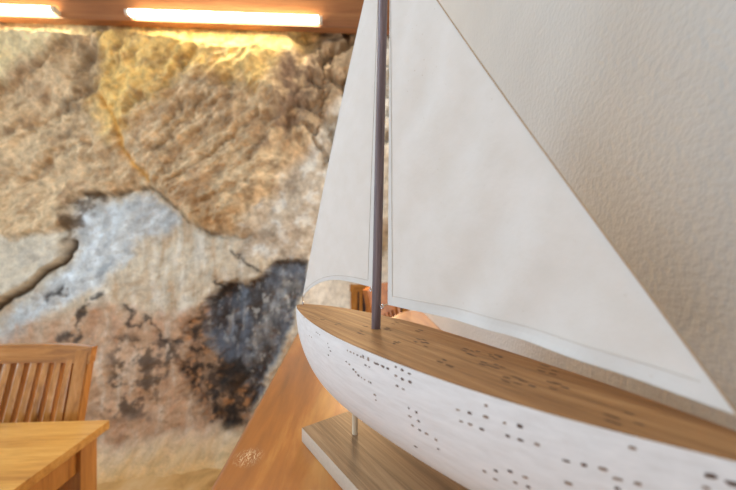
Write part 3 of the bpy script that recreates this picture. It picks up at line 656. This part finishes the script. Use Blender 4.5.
# ------------------------------------------------------------------ chairs and table
def chair(name, label, loc, rz, top, seat, width=0.455, mv=None, mh=None, nslat=8, crest=0.07, dark_slots=False):
    """local +y is towards the back, the sitter faces -y; origin between the feet"""
    mv = mv or M_CHAIR; mh = mh or M_CHAIRX
    t = thing(name, label, 'chair', loc, rz, 'wooden slatted chairs')
    hw = width / 2; st = 0.05
    yb = lambda z: 0.20 + 0.11 * max(0, z - seat) / 0.5          # recline
    for s in (-1, 1):
        x = s * (hw - st / 2)
        bm = bmesh.new()                                           # rear leg running up into the back stile
        prof = [(0.24, 0.0), (0.205, seat * 0.6), (0.20, seat), (yb(seat + 0.22), seat + 0.22), (yb(top - 0.008), top - 0.008)]
        rows = []
        for k, (y, z) in enumerate(prof):
            d = 0.018; wv = st / 2 * (0.75 if k == 0 else 1)
            rows.append([bm.verts.new((x + a * wv, y + b * d, z)) for a, b in ((-1, -1), (1, -1), (1, 1), (-1, 1))])
        for a, b in zip(rows[:-1], rows[1:]):
            for k in range(4): bm.faces.new((a[k], a[(k + 1) % 4], b[(k + 1) % 4], b[k]))
        bm.faces.new(list(reversed(rows[0]))); bm.faces.new(rows[-1])
        bmesh.ops.bevel(bm, geom=list(bm.edges), offset=0.004, segments=2, affect='EDGES')
        mesh_obj('leg', bm, mv, t)
        bar('leg', (x, -0.19, 0), (x, -0.19, seat - 0.02), 0.042, 0.042, mv, t, 0.004)
        bar('stretcher', (x, -0.18, seat * 0.4), (x, 0.21, seat * 0.4), 0.02, 0.03, mv, t, 0.003)
        bar('seat_frame', (x, -0.18, seat - 0.055), (x, 0.19, seat - 0.055), 0.022, 0.06, mv, t, 0.002)
    bar('stretcher', (-hw + st, 0.015, seat * 0.4), (hw - st, 0.015, seat * 0.4), 0.03, 0.02, mh, t, 0.003, side=(0, 0, 1))
    bar('seat_frame', (-hw + 0.04, -0.19, seat - 0.055), (hw - 0.04, -0.19, seat - 0.055), 0.06, 0.022, mh, t, 0.002, side=(0, 0, 1))
    box('seat', (-hw, -0.225, seat - 0.026), (hw, 0.178, seat), mh, t, 0.007, 3)
    # crest rail: gently bowed plank with a softly arched top
    bm = bmesh.new(); rows = []; n = 18
    for i in range(n + 1):
        q = -1 + 2 * i / n; x = q * (hw + 0.006); bow = 0.022 * (1 - q * q); arch = 0.007 * (1 - q * q)
        r = []
        for dy, z in ((-0.014, top - crest), (0.014, top - crest), (0.014, top + arch - 0.002), (-0.014, top + arch)):
            r.append(bm.verts.new((x, yb(z) + bow + dy - 0.004, z)))
        rows.append(r)
    for a, b in zip(rows[:-1], rows[1:]):
        for k in range(4): bm.faces.new((a[k], a[(k + 1) % 4], b[(k + 1) % 4], b[k]))
    bm.faces.new(list(reversed(rows[0]))); bm.faces.new(rows[-1])
    bmesh.ops.recalc_face_normals(bm, faces=list(bm.faces))
    mesh_obj('crest_rail', bm, mh, t, autosmooth=30)
    zl = seat + 0.10
    bar('lower_rail', (-hw + st * 0.8, yb(zl), zl), (hw - st * 0.8, yb(zl), zl), 0.045, 0.022, mh, t, 0.003, side=(0, 0, 1))
    gap = (width - 2 * st) / nslat
    for k in range(nslat):
        q = (k + 0.5) / nslat * 2 - 1; x = q * (hw - st); bow = 0.02 * (1 - q * q)
        zt_ = top - crest + 0.01
        bar('slat', (x, yb(zl), zl), (x, yb(zt_) + bow, zt_), gap * 0.52, 0.024, mv, t, 0.003)
    if dark_slots:
        p = bar('slot_backing', (0, yb(zl) + 0.004, zl + 0.02), (0, yb(top - crest) + 0.004, top - crest), width - 2 * st, 0.008, M_SLOT_DARK, t, 0.002)  # added dark sheet so the gaps between slats read as shaded
        p['label'] = 'added dark sheet that darkens the slots between the slats'
    return t
M_SLOT_DARK = plain('slot_darkening', lin(38, 42, 58), 0.8)  # near-black colour standing in for shade in the slots
chair('dining_chair', 'honey-brown wooden chair with a vertically slatted back behind the golden table', (-1.178, 0.925, 0), 0.0, 0.958, 0.45, crest=0.056)
chair('bar_chair', 'distant honey-brown slatted chair seen under the foresail, just left of the mast', (0.20, 2.56, 0), math.pi, 1.052, 0.62, 0.42, nslat=7, crest=0.05, dark_slots=True)
chair('bar_chair', 'reddish-brown wooden chair past the counter end, close to the white wall', (0.44, 1.835, 0), math.radians(63), 1.083, 0.62, 0.44, M_RED, M_RED, nslat=6, crest=0.17)

def table():
    xr, yf, z = -0.802, 1.110, 0.75
    t = thing('dining_table', 'golden-yellow wooden table in front of the slatted chair by the rock wall', 'table', (xr - 0.4, yf - 0.4, 0))
    X0, X1, Y0, Y1 = -0.4, 0.4, -0.4, 0.4
    box('tabletop', (X0, Y0, z - 0.028), (X1, Y1, z), M_TABLE, t, 0.004)
    for a in (-1, 1):
        for b in (-1, 1):
            cx, cy = a * 0.345, b * 0.345
            box('leg', (cx - 0.032, cy - 0.032, 0), (cx + 0.032, cy + 0.032, z - 0.027), M_TABLEL, t, 0.004)
        box('apron', (a * 0.355 - 0.011, -0.315, z - 0.115), (a * 0.355 + 0.011, 0.315, z - 0.027), M_TABLEL, t, 0.002)
        box('apron', (-0.315, a * 0.355 - 0.011, z - 0.115), (0.315, a * 0.355 + 0.011, z - 0.027), M_TABLE, t, 0.002)
table()
